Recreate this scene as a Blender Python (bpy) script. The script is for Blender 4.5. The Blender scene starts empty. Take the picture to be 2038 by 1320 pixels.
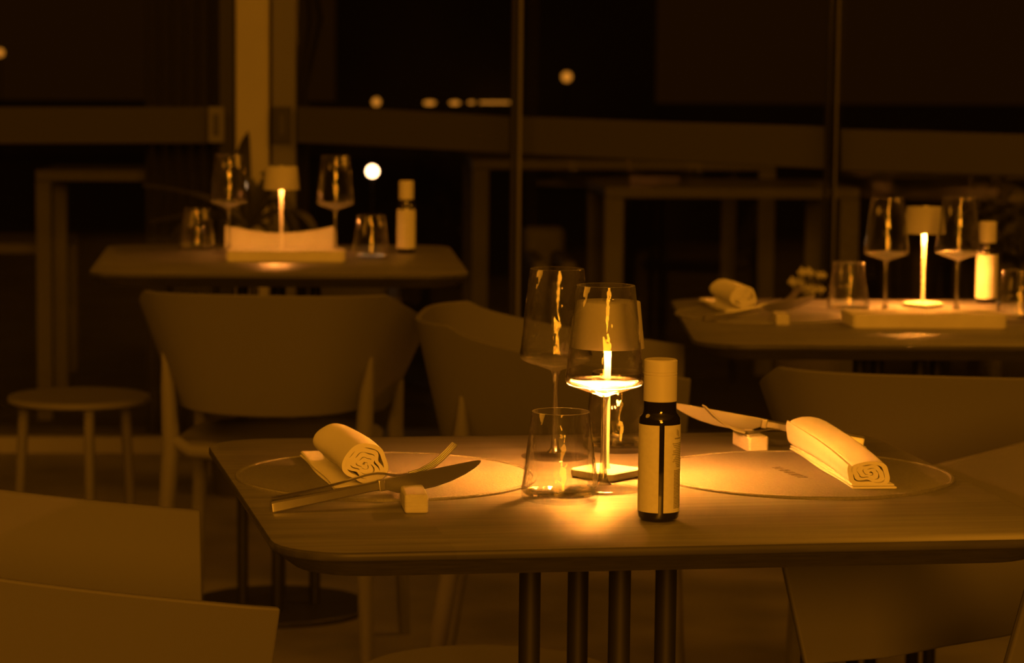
import bpy, bmesh, math, random
from mathutils import Vector, Matrix
PI = math.pi
random.seed(7)
SC = bpy.context.scene
C = SC.collection

# ------------------------------------------------------------------ camera, world, big light, exposure
TZ = 0.75                      # table height
CAMZ = 1.202
FPX = 5000.0                   # focal length in pixels of the 2038 px wide frame
CX, CY = 760.0, 660.0          # optical centre in the cropped frame
PITCH = math.radians(5.738)
ROLL = math.radians(0.3)
cam_d = bpy.data.cameras.new('camera')
cam = bpy.data.objects.new('camera', cam_d)
C.objects.link(cam)
SC.camera = cam
cam_d.sensor_width = 36.0
cam_d.lens = FPX / 2038 * 36.0
cam_d.shift_x = (1019 - CX) / 2038
cam_d.clip_start = 0.05
cam_d.clip_end = 500
cam_d.dof.use_dof = True
cam_d.dof.focus_distance = 2.68
cam_d.dof.aperture_fstop = 8.0
cam_d.dof.aperture_blades = 9
CAMR = Matrix.Rotation(PI / 2 - PITCH, 4, 'X') @ Matrix.Rotation(ROLL, 4, 'Z')
cam.matrix_world = Matrix.Translation((0, 0, CAMZ)) @ CAMR

world = bpy.data.worlds.new('world')
SC.world = world
world.use_nodes = True
world.node_tree.nodes['Background'].inputs[0].default_value = (1.0, 0.32, 0.015, 1)
world.node_tree.nodes['Background'].inputs[1].default_value = 0.010

LIGHT = (1.0, 0.325, 0.012)
def area(name, loc, target, size, watts):
    l = bpy.data.lights.new(name, 'AREA')
    l.shape = 'DISK'; l.size = size; l.energy = watts; l.color = LIGHT
    o = bpy.data.objects.new(name, l); C.objects.link(o)
    o.location = loc
    o.rotation_euler = (Vector(target) - Vector(loc)).to_track_quat('-Z', 'Y').to_euler()
    o['kind'] = 'helper'
    return o
area('dining_room_ceiling_light', (0.3, -3.0, 3.6), (0.3, 3.6, 0.7), 1.6, 105)
area('low_fill_behind', (0.6, -3.6, 2.1), (0.6, 3.6, 0.8), 1.6, 215)  # unseen low front fill, added to light the chair under the table
area('room_fill_left', (-2.6, 3.4, 3.2), (-1.6, 3.8, 0), 2.0, 34)  # unseen fill from above, added to brighten the dark floor
area('room_fill_right', (2.6, 5.4, 3.2), (1.6, 5.2, 0), 2.0, 34)  # second added fill on the right, stands for no particular lamp

SC.view_settings.view_transform = 'Standard'
SC.view_settings.look = 'None'
SC.view_settings.gamma = 1.0
SC.view_settings.exposure = 0.0
SC.view_settings.use_curve_mapping = False
SC.cycles.max_bounces = 14
SC.cycles.transmission_bounces = 12
SC.cycles.transparent_max_bounces = 24
SC.cycles.glossy_bounces = 6
SC.cycles.sample_clamp_indirect = 4.0
SC.cycles.use_denoising = True

def ray(u, v):
    return (CAMR.to_3x3() @ Vector((u - CX, CY - v, -FPX))).normalized()
def P(u, v, z=TZ):             # where the line of sight (u, v) meets the height z
    r = ray(u, v); t = (z - CAMZ) / r.z
    return Vector((r.x * t, r.y * t, z))
def D(u, v, y):                # where it meets the depth y
    r = ray(u, v); t = y / r.y
    return Vector((r.x * t, y, CAMZ + r.z * t))

# ------------------------------------------------------------------ materials
def newmat(name):
    m = bpy.data.materials.new(name); m.use_nodes = True
    return m, m.node_tree.nodes, m.node_tree.links
def pbr(name, col, rough=0.5, metal=0.0, spec=0.5, noise=None, bump=None, scale=(1, 1, 1)):
    m, n, l = newmat(name)
    b = n['Principled BSDF']
    b.inputs['Base Color'].default_value = (*col, 1)
    b.inputs['Roughness'].default_value = rough
    b.inputs['Metallic'].default_value = metal
    b.inputs['Specular IOR Level'].default_value = spec
    if noise or bump:
        tc = n.new('ShaderNodeTexCoord'); mp = n.new('ShaderNodeMapping')
        mp.inputs['Scale'].default_value = scale
        l.new(tc.outputs['Object'], mp.inputs[0])
    if noise:
        sc, amt, det = noise
        t = n.new('ShaderNodeTexNoise'); t.inputs['Scale'].default_value = sc; t.inputs['Detail'].default_value = det
        l.new(mp.outputs[0], t.inputs['Vector'])
        r = n.new('ShaderNodeValToRGB')
        r.color_ramp.elements[0].position = 0.3; r.color_ramp.elements[1].position = 0.7
        r.color_ramp.elements[0].color = (*[c * (1 - amt) for c in col], 1)
        r.color_ramp.elements[1].color = (*[min(1, c * (1 + amt)) for c in col], 1)
        l.new(t.outputs[0], r.inputs[0]); l.new(r.outputs[0], b.inputs['Base Color'])
    if bump:
        sc, st = bump
        t = n.new('ShaderNodeTexNoise'); t.inputs['Scale'].default_value = sc; t.inputs['Detail'].default_value = 4
        l.new(mp.outputs[0], t.inputs['Vector'])
        bp = n.new('ShaderNodeBump'); bp.inputs['Strength'].default_value = st; bp.inputs['Distance'].default_value = 0.002
        l.new(t.outputs[0], bp.inputs['Height']); l.new(bp.outputs[0], b.inputs['Normal'])
    return m
def glow(name, col, strength):
    m, n, l = newmat(name)
    b = n['Principled BSDF']
    b.inputs['Base Color'].default_value = (0, 0, 0, 1)
    b.inputs['Emission Color'].default_value = (*col, 1)
    b.inputs['Emission Strength'].default_value = strength
    return m
def thin_glass(name, rough=0.015, tint=0.97, boost=1.0, f0=0.04, bump=0.0, power=4.0):
    m, n, l = newmat(name)
    n.remove(n['Principled BSDF'])
    out = n['Material Output']
    tr = n.new('ShaderNodeBsdfTransparent'); tr.inputs[0].default_value = (tint, tint, tint, 1)
    gl = n.new('ShaderNodeBsdfGlossy'); gl.inputs['Roughness'].default_value = rough
    gl.inputs[0].default_value = (boost, boost, boost, 1)
    lw = n.new('ShaderNodeLayerWeight'); lw.inputs['Blend'].default_value = 0.5
    p = n.new('ShaderNodeMath'); p.operation = 'POWER'; p.inputs[1].default_value = power
    a = n.new('ShaderNodeMath'); a.operation = 'MULTIPLY_ADD'; a.inputs[1].default_value = 1 - f0; a.inputs[2].default_value = f0
    mx = n.new('ShaderNodeMixShader')
    l.new(lw.outputs['Facing'], p.inputs[0]); l.new(p.outputs[0], a.inputs[0]); l.new(a.outputs[0], mx.inputs[0])
    l.new(tr.outputs[0], mx.inputs[1]); l.new(gl.outputs[0], mx.inputs[2]); l.new(mx.outputs[0], out.inputs[0])
    if bump:
        tc = n.new('ShaderNodeTexCoord')
        mp = n.new('ShaderNodeMapping'); mp.inputs['Scale'].default_value = (1, 1, 0.55)
        t = n.new('ShaderNodeTexNoise'); t.inputs['Scale'].default_value = 80; t.inputs['Detail'].default_value = 1.5
        bp = n.new('ShaderNodeBump'); bp.inputs['Strength'].default_value = bump; bp.inputs['Distance'].default_value = 0.004
        l.new(tc.outputs['Object'], mp.inputs[0]); l.new(mp.outputs[0], t.inputs['Vector'])
        l.new(t.outputs[0], bp.inputs['Height']); l.new(bp.outputs[0], gl.inputs['Normal'])
    return m
def mixed(name, a, b_, f):
    # two shaders of other materials blended
    m, n, l = newmat(name)
    n.remove(n['Principled BSDF']); out = n['Material Output']
    mx = n.new('ShaderNodeMixShader'); mx.inputs[0].default_value = f
    def part(kind):
        if kind == 'solid':
            g = n.new('ShaderNodeBsdfGlass'); g.inputs['IOR'].default_value = 1.47; g.inputs['Roughness'].default_value = 0.0; return g
        if kind == 'clear':
            g = n.new('ShaderNodeBsdfTransparent'); g.inputs[0].default_value = (0.97, 0.97, 0.97, 1); return g
        if kind == 'gloss':
            g = n.new('ShaderNodeBsdfGlossy'); g.inputs['Roughness'].default_value = 0.18; return g
        g = n.new('ShaderNodeBsdfTranslucent'); g.inputs[0].default_value = (0.9, 0.9, 0.9, 1); return g
    l.new(part(a).outputs[0], mx.inputs[1])
    if isinstance(b_, tuple):
        m2 = n.new('ShaderNodeMixShader'); m2.inputs[0].default_value = b_[2]
        l.new(part(b_[0]).outputs[0], m2.inputs[1]); l.new(part(b_[1]).outputs[0], m2.inputs[2]); l.new(m2.outputs[0], mx.inputs[2])
    else: l.new(part(b_).outputs[0], mx.inputs[2])
    l.new(mx.outputs[0], out.inputs[0])
    return m
def solid_glass(name):
    m, n, l = newmat(name)
    b = n['Principled BSDF']
    b.inputs['Base Color'].default_value = (0.98, 0.98, 0.98, 1)
    b.inputs['Roughness'].default_value = 0.0
    b.inputs['IOR'].default_value = 1.47
    b.inputs['Transmission Weight'].default_value = 1.0
    return m
def oak(name, base, amt=0.28, spec=0.9):
    m, n, l = newmat(name)
    b = n['Principled BSDF']
    b.inputs['Roughness'].default_value = 0.40
    b.inputs['Specular IOR Level'].default_value = spec
    tc = n.new('ShaderNodeTexCoord'); mp = n.new('ShaderNodeMapping')
    mp.inputs['Scale'].default_value = (3.0, 42.0, 42.0)
    t = n.new('ShaderNodeTexNoise'); t.inputs['Scale'].default_value = 2.2; t.inputs['Detail'].default_value = 7; t.inputs['Distortion'].default_value = 0.35
    l.new(tc.outputs['Object'], mp.inputs[0]); l.new(mp.outputs[0], t.inputs['Vector'])
    r = n.new('ShaderNodeValToRGB')
    r.color_ramp.elements[0].position = 0.32; r.color_ramp.elements[1].position = 0.72
    r.color_ramp.elements[0].color = (*[c * (1 - amt) for c in base], 1)
    r.color_ramp.elements[1].color = (*[c * (1 + amt * 0.5) for c in base], 1)
    br = n.new('ShaderNodeTexBrick')
    br.inputs['Scale'].default_value = 1.0; br.inputs['Mortar Size'].default_value = 0.0
    br.inputs['Brick Width'].default_value = 0.48; br.inputs['Row Height'].default_value = 0.045
    br.inputs['Color1'].default_value = (0.88, 0.88, 0.88, 1); br.inputs['Color2'].default_value = (1.08, 1.08, 1.08, 1)
    l.new(tc.outputs['Object'], br.inputs['Vector'])
    mu = n.new('ShaderNodeMixRGB'); mu.blend_type = 'MULTIPLY'; mu.inputs[0].default_value = 1.0
    l.new(t.outputs[0], r.inputs[0]); l.new(r.outputs[0], mu.inputs[1]); l.new(br.outputs[0], mu.inputs[2])
    l.new(mu.outputs[0], b.inputs['Base Color'])
    bp = n.new('ShaderNodeBump'); bp.inputs['Strength'].default_value = 0.12; bp.inputs['Distance'].default_value = 0.001
    l.new(t.outputs[0], bp.inputs['Height']); l.new(bp.outputs[0], b.inputs['Normal'])
    return m
def fabric(name, col):
    m, n, l = newmat(name)
    b = n['Principled BSDF']
    b.inputs['Base Color'].default_value = (*col, 1)
    b.inputs['Roughness'].default_value = 0.95; b.inputs['Specular IOR Level'].default_value = 0.1
    b.inputs['Sheen Weight'].default_value = 0.15
    tc = n.new('ShaderNodeTexCoord')
    t = n.new('ShaderNodeTexNoise'); t.inputs['Scale'].default_value = 45; t.inputs['Detail'].default_value = 3
    t2 = n.new('ShaderNodeTexNoise'); t2.inputs['Scale'].default_value = 900
    ad = n.new('ShaderNodeMath'); ad.operation = 'MULTIPLY_ADD'; ad.inputs[1].default_value = 0.15
    bp = n.new('ShaderNodeBump'); bp.inputs['Strength'].default_value = 0.35; bp.inputs['Distance'].default_value = 0.003
    l.new(tc.outputs['Object'], t.inputs['Vector']); l.new(tc.outputs['Object'], t2.inputs['Vector'])
    l.new(t2.outputs[0], ad.inputs[0]); l.new(t.outputs[0], ad.inputs[2])
    l.new(ad.outputs[0], bp.inputs['Height']); l.new(bp.outputs[0], b.inputs['Normal'])
    return m
M = {}
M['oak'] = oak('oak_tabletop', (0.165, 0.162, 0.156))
M['oak_edge_shaded'] = oak('oak_edge_shaded', (0.065, 0.064, 0.062), spec=0.15)  # same oak, the shade on the lip put into a darker colour
M['oak_dark'] = pbr('dark_underside', (0.045, 0.043, 0.04), 0.6, noise=(30, 0.25, 4), scale=(1, 8, 8))  # darker tone for the cut-back lower part
M['black_metal'] = pbr('black_powder_coat', (0.018, 0.0175, 0.017), 0.55)
M['shell'] = pbr('matte_polypropylene', (0.125, 0.123, 0.12), 0.62, spec=0.25, bump=(600, 0.08))
M['shell_light'] = pbr('pale_polypropylene', (0.165, 0.162, 0.158), 0.6, spec=0.25)
M['leather'] = pbr('placemat_leather', (0.185, 0.182, 0.178), 0.50, spec=0.55, noise=(260, 0.12, 3), bump=(420, 0.35))
M['stitch'] = pbr('stitching', (0.55, 0.53, 0.5), 0.8)
M['emboss'] = pbr('embossed_letters', (0.16, 0.15, 0.14), 0.6)
M['linen'] = fabric('white_linen', (0.78, 0.77, 0.75))
M['steel'] = pbr('brushed_steel', (0.62, 0.61, 0.6), 0.33, metal=1.0, bump=(70, 0.1))
M['blade'] = pbr('blade_steel', (0.5, 0.5, 0.5), 0.3, metal=1.0)
M['block'] = pbr('pale_wood_block', (0.50, 0.49, 0.47), 0.7, noise=(60, 0.1, 4), scale=(1, 1, 6))
M['glass_thin'] = thin_glass('blown_glass_wall', 0.02, 0.985, 1.0, 0.028, bump=0.45, power=2.3)
M['glass_thick'] = mixed('thick_glass', 'clear', ('trans', 'solid', 0.62), 0.42)
M['glass_rim'] = mixed('rim_glass', 'clear', ('gloss', 'trans', 0.6), 0.55)
M['glass_foot'] = mixed('foot_glass', 'clear', ('gloss', 'solid', 0.5), 0.16)
M['glass_stem'] = mixed('stem_glass', 'clear', ('solid', 'gloss', 0.2), 0.6)
M['glass_solid'] = solid_glass('solid_glass')
M['pane'] = thin_glass('window_pane', 0.03, 0.93, 1.0, 0.03)
M['bottle_glass'] = pbr('dark_bottle_glass', (0.012, 0.011, 0.01), 0.06, spec=0.8)
M['cap'] = pbr('matte_cap', (0.62, 0.61, 0.6), 0.45)
M['label'] = pbr('paper_label', (0.66, 0.65, 0.63), 0.8, noise=(200, 0.05, 3))
M['print'] = pbr('label_print', (0.16, 0.15, 0.14), 0.8)
M['shade'] = pbr('lamp_shade_paint', (0.46, 0.45, 0.44), 0.55)
M['lamp_metal'] = pbr('lamp_metal', (0.75, 0.74, 0.73), 0.4)
M['led'] = glow('led_diffuser', (1.0, 0.285, 0.034), 1100)
M['led_low'] = glow('led_diffuser_low', (1.0, 0.285, 0.045), 150)
M['shade_in'] = pbr('shade_inside', (0.6, 0.6, 0.6), 0.7)
M['menu'] = pbr('menu_board', (0.62, 0.6, 0.57), 0.75, noise=(30, 0.05, 3))
M['floor'] = pbr('floor_stone', (0.17, 0.165, 0.16), 0.5, noise=(3.2, 0.35, 5), bump=(14, 0.2))
M['terrace'] = pbr('terrace_boards', (0.06, 0.058, 0.055), 0.7, noise=(2.5, 0.4, 5))
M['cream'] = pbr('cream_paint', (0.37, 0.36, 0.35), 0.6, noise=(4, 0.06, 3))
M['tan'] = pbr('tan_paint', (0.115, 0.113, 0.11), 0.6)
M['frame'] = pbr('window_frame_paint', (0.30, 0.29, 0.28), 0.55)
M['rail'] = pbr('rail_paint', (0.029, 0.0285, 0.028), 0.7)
M['outdoor'] = pbr('outdoor_furniture_paint', (0.13, 0.127, 0.12), 0.6)
M['curtain'] = pbr('curtain_cloth', (0.08, 0.078, 0.075), 0.95)
M['leaf'] = pbr('dark_leaf', (0.028, 0.027, 0.026), 0.5)
M['bush'] = pbr('bush_leaf', (0.07, 0.068, 0.065), 0.6)
M['bark'] = pbr('bark', (0.05, 0.048, 0.045), 0.9)
M['clay'] = pbr('clay_pot', (0.10, 0.095, 0.09), 0.8)
M['flower'] = pbr('pale_petals', (0.45, 0.44, 0.42), 0.8)
M['wallfar'] = pbr('far_wall_plaster', (0.09, 0.088, 0.085), 0.9, noise=(0.4, 0.3, 3))
M['bulb'] = glow('lantern_bulb', (1.0, 0.55, 0.25), 12)
M['bulb_dim'] = glow('distant_bulb', (1.0, 0.34, 0.03), 0.75)

# ------------------------------------------------------------------ object helpers
def tag(o, label=None, cat=None, group=None, kind=None):
    if label: o['label'] = label
    if cat: o['category'] = cat
    if group: o['group'] = group
    if kind: o['kind'] = kind
    return o
def link(o, parent=None):
    C.objects.link(o)
    if parent is not None: o.parent = parent
    return o
def empty(name, loc=(0, 0, 0), rz=0.0, label=None, cat=None, group=None):
    o = bpy.data.objects.new(name, None); link(o)
    o.empty_display_size = 0.05
    o.location = loc; o.rotation_euler = (0, 0, rz)
    return tag(o, label, cat, group)
def obj(name, bm, mat, parent=None, smooth=True, loc=None, rot=None, bevel=None, sub=0, angle=35):
    bmesh.ops.recalc_face_normals(bm, faces=bm.faces)
    me = bpy.data.meshes.new(name); bm.to_mesh(me); bm.free()
    if smooth:
        for p in me.polygons: p.use_smooth = True
    o = bpy.data.objects.new(name, me)
    mats = mat if isinstance(mat, (list, tuple)) else [mat]
    for mm in mats: me.materials.append(mm)
    link(o, parent)
    if loc is not None: o.location = loc
    if rot is not None: o.rotation_euler = rot
    if bevel:
        b = o.modifiers.new('bevel', 'BEVEL'); b.width = bevel; b.segments = 3; b.limit_method = 'ANGLE'; b.angle_limit = math.radians(40)
    if sub:
        s = o.modifiers.new('sub', 'SUBSURF'); s.levels = sub; s.render_levels = sub
    if smooth:
        try: me.set_sharp_from_angle(angle=math.radians(angle))
        except Exception: pass
    return o
def copy_tree(o, parent=None):
    c = o.copy(); C.objects.link(c); c.parent = parent
    for ch in list(o.children): copy_tree(ch, c)
    return c
def place(src, loc, rz, label, group=None):
    c = copy_tree(src)
    c.location = loc; c.rotation_euler = (0, 0, rz); c['label'] = label
    if group: c['group'] = group
    return c
def box(bm, x0, x1, y0, y1, z0, z1, mat=0):
    vs = [bm.verts.new(p) for p in ((x0, y0, z0), (x1, y0, z0), (x1, y1, z0), (x0, y1, z0), (x0, y0, z1), (x1, y0, z1), (x1, y1, z1), (x0, y1, z1))]
    for f in ((0, 3, 2, 1), (4, 5, 6, 7), (0, 1, 5, 4), (1, 2, 6, 5), (2, 3, 7, 6), (3, 0, 4, 7)):
        fc = bm.faces.new([vs[i] for i in f]); fc.material_index = mat
    return vs
def lathe(bm, prof, seg=48, c=(0, 0, 0), closed=False):
    rings = []
    for r, z in prof:
        if r < 1e-6: rings.append([bm.verts.new((c[0], c[1], c[2] + z))])
        else: rings.append([bm.verts.new((c[0] + r * math.cos(2 * PI * i / seg), c[1] + r * math.sin(2 * PI * i / seg), c[2] + z)) for i in range(seg)])
    n = len(rings)
    for k in range(n if closed else n - 1):
        a, b = rings[k], rings[(k + 1) % n]
        for i in range(seg):
            j = (i + 1) % seg
            if len(a) == 1 and len(b) == 1: continue
            if len(a) == 1: bm.faces.new((a[0], b[i], b[j]))
            elif len(b) == 1: bm.faces.new((a[i], a[j], b[0]))
            else: bm.faces.new((a[i], a[j], b[j], b[i]))
def tube(bm, pts, rad, seg=12, caps=True, flat=1.0, up=Vector((0, 0, 1))):
    pts = [Vector(p) for p in pts]
    if not isinstance(rad, (list, tuple)): rad = [rad] * len(pts)
    rings = []
    for k, p in enumerate(pts):
        t = (pts[min(k + 1, len(pts) - 1)] - pts[max(k - 1, 0)]).normalized()
        a = up if abs(t.dot(up)) < 0.95 else Vector((0, 1, 0))
        x = t.cross(a).normalized(); y = x.cross(t).normalized()
        rings.append([bm.verts.new(p + (x * math.cos(2 * PI * i / seg) + y * math.sin(2 * PI * i / seg) * flat) * rad[k]) for i in range(seg)])
    for k in range(len(rings) - 1):
        for i in range(seg):
            j = (i + 1) % seg
            bm.faces.new((rings[k][i], rings[k][j], rings[k + 1][j], rings[k + 1][i]))
    if caps:
        bm.faces.new(rings[0][::-1]); bm.faces.new(rings[-1])
def loft(bm, rings, caps=True, closed=True):
    R = [[bm.verts.new(p) for p in r] for r in rings]
    n = len(R[0])
    for k in range(len(R) - 1):
        for i in range(n if closed else n - 1):
            j = (i + 1) % n
            bm.faces.new((R[k][i], R[k][j], R[k + 1][j], R[k + 1][i]))
    if caps:
        bm.faces.new(R[0][::-1]); bm.faces.new(R[-1])
    return R
def NB(): return bmesh.new()
def lerp(a, b, t): return a + (b - a) * t

# ------------------------------------------------------------------ tables
def round_poly(quad, r, seg=8):
    out = []
    n = len(quad)
    for i in range(n):
        p0, p1, p2 = quad[i - 1], quad[i], quad[(i + 1) % n]
        d0 = (p0 - p1).normalized(); d2 = (p2 - p1).normalized()
        ang = d0.angle(d2) / 2
        t = r / math.tan(ang)
        a = p1 + d0 * t; b = p1 + d2 * t
        cdir = (d0 + d2).normalized(); cc = p1 + cdir * (r / math.sin(ang))
        a0 = math.atan2((a - cc).y, (a - cc).x); a1 = math.atan2((b - cc).y, (b - cc).x)
        while a1 < a0: a1 += 2 * PI
        if a1 - a0 > PI: a1 -= 2 * PI
        for k in range(seg + 1):
            th = lerp(a0, a1, k / seg)
            out.append(cc + Vector((math.cos(th), math.sin(th))) * r)
    return out
def inset_quad(quad, d):
    out = []
    n = len(quad)
    for i in range(n):
        p0, p1, p2 = quad[i - 1], quad[i], quad[(i + 1) % n]
        d0 = (p0 - p1).normalized(); d2 = (p2 - p1).normalized()
        s = math.sin(d0.angle(d2))
        out.append(p1 + (d0 + d2) * (d / s))
    return out
def make_table(corners, col_ang, label, rc=0.075, col_r=0.082, centre=None, base_r=0.208, TZ=TZ):
    q = [Vector((c.x, c.y)) for c in corners]          # counter-clockwise
    ctr = sum(q, Vector((0, 0))) / 4
    yaw = math.atan2((q[1] - q[0]).y, (q[1] - q[0]).x)
    if centre is not None: base = Vector((centre.x, centre.y))
    else: base = ctr
    t = empty('dining_table', (base.x, base.y, 0), yaw, label, 'table')
    rot = Matrix.Rotation(-yaw, 2)
    ql = [rot @ (p - base) for p in q]
    def ring(ins, z, r): return [Vector((p.x, p.y, z)) for p in round_poly(inset_quad(ql, ins) if ins else ql, r)]
    bm = NB()
    loft(bm, [ring(0.002, TZ - 0.0095, rc), ring(0.0, TZ - 0.007, rc), ring(0.0, TZ - 0.0015, rc), ring(0.0015, TZ, rc)])
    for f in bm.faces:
        if abs(f.normal.z) < 0.9 and len(f.verts) == 4: f.material_index = 1  # lip faces take the oak with painted-in shade
    obj('tabletop', bm, [M['oak'], M['oak_edge_shaded']], t, angle=50)
    bm = NB()
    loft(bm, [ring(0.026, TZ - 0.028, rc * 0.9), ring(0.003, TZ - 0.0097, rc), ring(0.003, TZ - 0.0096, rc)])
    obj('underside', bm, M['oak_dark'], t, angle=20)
    bm = NB(); lathe(bm, [(0, 0), (base_r - 0.003, 0), (base_r, 0.004), (base_r, 0.010), (base_r - 0.003, 0.013), (0, 0.014)], 64)
    obj('base_plate', bm, M['black_metal'], t)
    for k in range(4):
        a = col_ang + k * PI / 2
        bm = NB(); lathe(bm, [(0, 0.012), (0.0125, 0.012), (0.0125, TZ - 0.029), (0, TZ - 0.029)], 20, (col_r * math.cos(a - yaw), col_r * math.sin(a - yaw), 0))
        obj('column', bm, M['black_metal'], t)
    bm = NB(); box(bm, -0.16, 0.16, -0.16, 0.16, TZ - 0.036, TZ - 0.028)
    obj('mounting_plate', bm, M['black_metal'], t, smooth=False)
    return t

nt = [P(556, 1104), P(2165, 1072), P(1716, 857), P(404, 874.5)]
lamp_pt = P(1206, 950)
table_near = make_table(nt, math.radians(12), 'oak table with cut-back dark underside in the foreground', centre=P(1194, 945), base_r=0.15)
TL = 0.80                      # the back left table stands a little higher
lt = [P(172, 545, TL), P(938, 549, TL), P(893, 488, TL), P(217, 486, TL)]
table_left = make_table(lt, math.radians(0), 'dim oak table at back left with an orchid behind it', rc=0.085, TZ=TL)
rt = [P(1385, 687), P(2260, 690), P(2130, 598), P(1332, 594)]
table_right = make_table(rt, math.radians(17), 'oak table at back right under a shining lamp', rc=0.09, centre=P(1790, 640))

# ------------------------------------------------------------------ chairs
def make_chair(label):
    t = empty('shell_armchair', (0, 0, 0), 0, label, 'chair')
    # shell: facing local +Y, floor at z = 0
    def wall(inset):
        rows = []
        NU, NV = 56, 10
        for j in range(NV + 1):
            v = j / NV
            a = lerp(0.200, 0.280, v) - inset; b = lerp(0.215, 0.268, v) - inset
            pts = []
            for i in range(NU + 1):
                u = -1 + 2 * i / NU
                s = abs(u)
                if s < 0.72:
                    th = (s / 0.72) * PI / 2
                    e = 2 / 3.5
                    x = a * math.sin(th) ** e; y = -b * math.cos(th) ** e
                    arm = 0.0
                else:
                    arm = (s - 0.72) / 0.28
                    x = a + 0.006 * arm * v; y = lerp(0.0, lerp(0.217, 0.225, v), arm)
                x *= (1 if u >= 0 else -1)
                fr = min(1, max(0, (y + 0.19) / 0.41))
                ztop = 0.777 - 0.082 * fr ** 0.6
                zbot = 0.540 - 0.012 * max(0, 1 - 2 * s) - 0.034 * min(1, max(0, (s - 0.45) / 0.4))
                pts.append(Vector((x, y, lerp(zbot, ztop, v))))
            rows.append(pts)
        return rows
    bm = NB()
    A, B = wall(0.0), wall(0.011)
    va = [[bm.verts.new(p) for p in r] for r in A]; vb = [[bm.verts.new(p) for p in r] for r in B]
    nv, nu = len(A), len(A[0])
    for j in range(nv - 1):
        for i in range(nu - 1):
            bm.faces.new((va[j][i], va[j][i + 1], va[j + 1][i + 1], va[j + 1][i]))
            bm.faces.new((vb[j][i], vb[j + 1][i], vb[j + 1][i + 1], vb[j][i + 1]))
    for i in range(nu - 1):
        bm.faces.new((va[0][i], vb[0][i], vb[0][i + 1], va[0][i + 1]))
        bm.faces.new((va[-1][i], va[-1][i + 1], vb[-1][i + 1], vb[-1][i]))
    for j in range(nv - 1):
        bm.faces.new((va[j][0], va[j + 1][0], vb[j + 1][0], vb[j][0]))
        bm.faces.new((va[j][-1], vb[j][-1], vb[j + 1][-1], va[j + 1][-1]))
    obj('backrest', bm, M['shell'], t, bevel=0.003)
    bm = NB()
    def seat_ring(sc, z):
        r = []
        for i in range(40):
            th = 2 * PI * i / 40
            c_, s_ = math.cos(th), math.sin(th)
            e = 2 / 3.2
            r.append(Vector((0.205 * sc * math.copysign(abs(c_) ** e, c_), 0.0 + 0.215 * sc * math.copysign(abs(s_) ** e, s_), z)))
        return r
    loft(bm, [seat_ring(0.96, 0.435), seat_ring(1.0, 0.441), seat_ring(1.0, 0.462), seat_ring(0.97, 0.470), seat_ring(0.7, 0.463)])
    obj('seat', bm, M['shell'], t, angle=60)
    for sx in (-1, 1):
        bm = NB()     # rear leg rises along the shell and flares back
        pts = [(sx * 0.218, -0.240, 0.0), (sx * 0.205, -0.205, 0.25), (sx * 0.197, -0.172, 0.46), (sx * 0.203, -0.172, 0.58), (sx * 0.211, -0.172, 0.65)]
        tube(bm, pts, [0.0125, 0.017, 0.019, 0.015, 0.005], 14)
        obj('leg', bm, M['shell_light'], t)
        bm = NB()
        pts = [(sx * 0.232, 0.222, 0.0), (sx * 0.222, 0.205, 0.25), (sx * 0.212, 0.195, 0.46), (sx * 0.222, 0.196, 0.56)]
        tube(bm, pts, [0.0125, 0.016, 0.017, 0.008], 14)
        obj('leg', bm, M['shell_light'], t)
    bm = NB()
    pts = [(-0.200, -0.168, 0.475), (-0.150, -0.196, 0.452), (0, -0.208, 0.448), (0.150, -0.196, 0.452), (0.200, -0.168, 0.475)]
    tube(bm, pts, 0.014, 12)
    obj('rear_rail', bm, M['shell_light'], t)
    return t
def put_chair(ch, x, y, facing_deg, label):
    ch.location = (x, y, 0); ch.rotation_euler = (0, 0, math.radians(facing_deg) - PI / 2); ch['label'] = label; ch['group'] = 'moulded armchairs at the dining tables'
    return ch
chair0 = make_chair('x')
# chairs are given by the centre of the arm fronts and the direction they face
def chair_at(fx, fy, deg, label, first=False):
    a = math.radians(deg)
    return put_chair(chair0 if first else copy_tree(chair0), fx - 0.222 * math.cos(a), fy - 0.222 * math.sin(a), deg, label)
chair_at(-0.158, 2.655, 12, 'pale armchair in the near left corner, both arms reaching to the foreground table', True)
chair_at(0.567, 2.775, 199, 'armchair pushed in at the right end of the foreground table')
chair_at(0.555, 4.545, -6, 'armchair seen from its side behind the two tall glasses of the foreground table')
BX = (546 - CX) * 4.94 / FPX
chair_at(BX + 0.035, 4.94 + 0.47, 82, 'armchair with its back turned, in front of the dim back left table')
chair_at((1940 - CX) * 3.63 / FPX + 0.058, 3.63 + 0.47, 79, 'armchair with its back turned, right behind the rolled napkin of the near table')

# ------------------------------------------------------------------ stools
def make_stool(loc, label, r=0.17):
    t = empty('round_stool', loc, 0.3, label, 'stool', 'round stools')
    bm = NB(); lathe(bm, [(0, 0.432), (r - 0.012, 0.432), (r, 0.438), (r, 0.446), (r - 0.004, 0.45), (0, 0.45)], 56)
    obj('seat', bm, M['shell_light'], t)
    for k in range(3):
        a = 2 * PI * k / 3 + 0.5
        bm = NB(); tube(bm, [((r - 0.005) * math.cos(a), (r - 0.005) * math.sin(a), 0), ((r - 0.03) * math.cos(a), (r - 0.03) * math.sin(a), 0.434)], 0.013, 12)
        obj('leg', bm, M['shell_light'], t)
    return t
p = P(972, 1342, 0.45); make_stool((p.x, p.y, 0), 'round stool tucked under the foreground table behind its columns')
p = P(158, 787, 0.45); make_stool((p.x, p.y, 0), 'round stool standing alone by the window at the far left')

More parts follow.
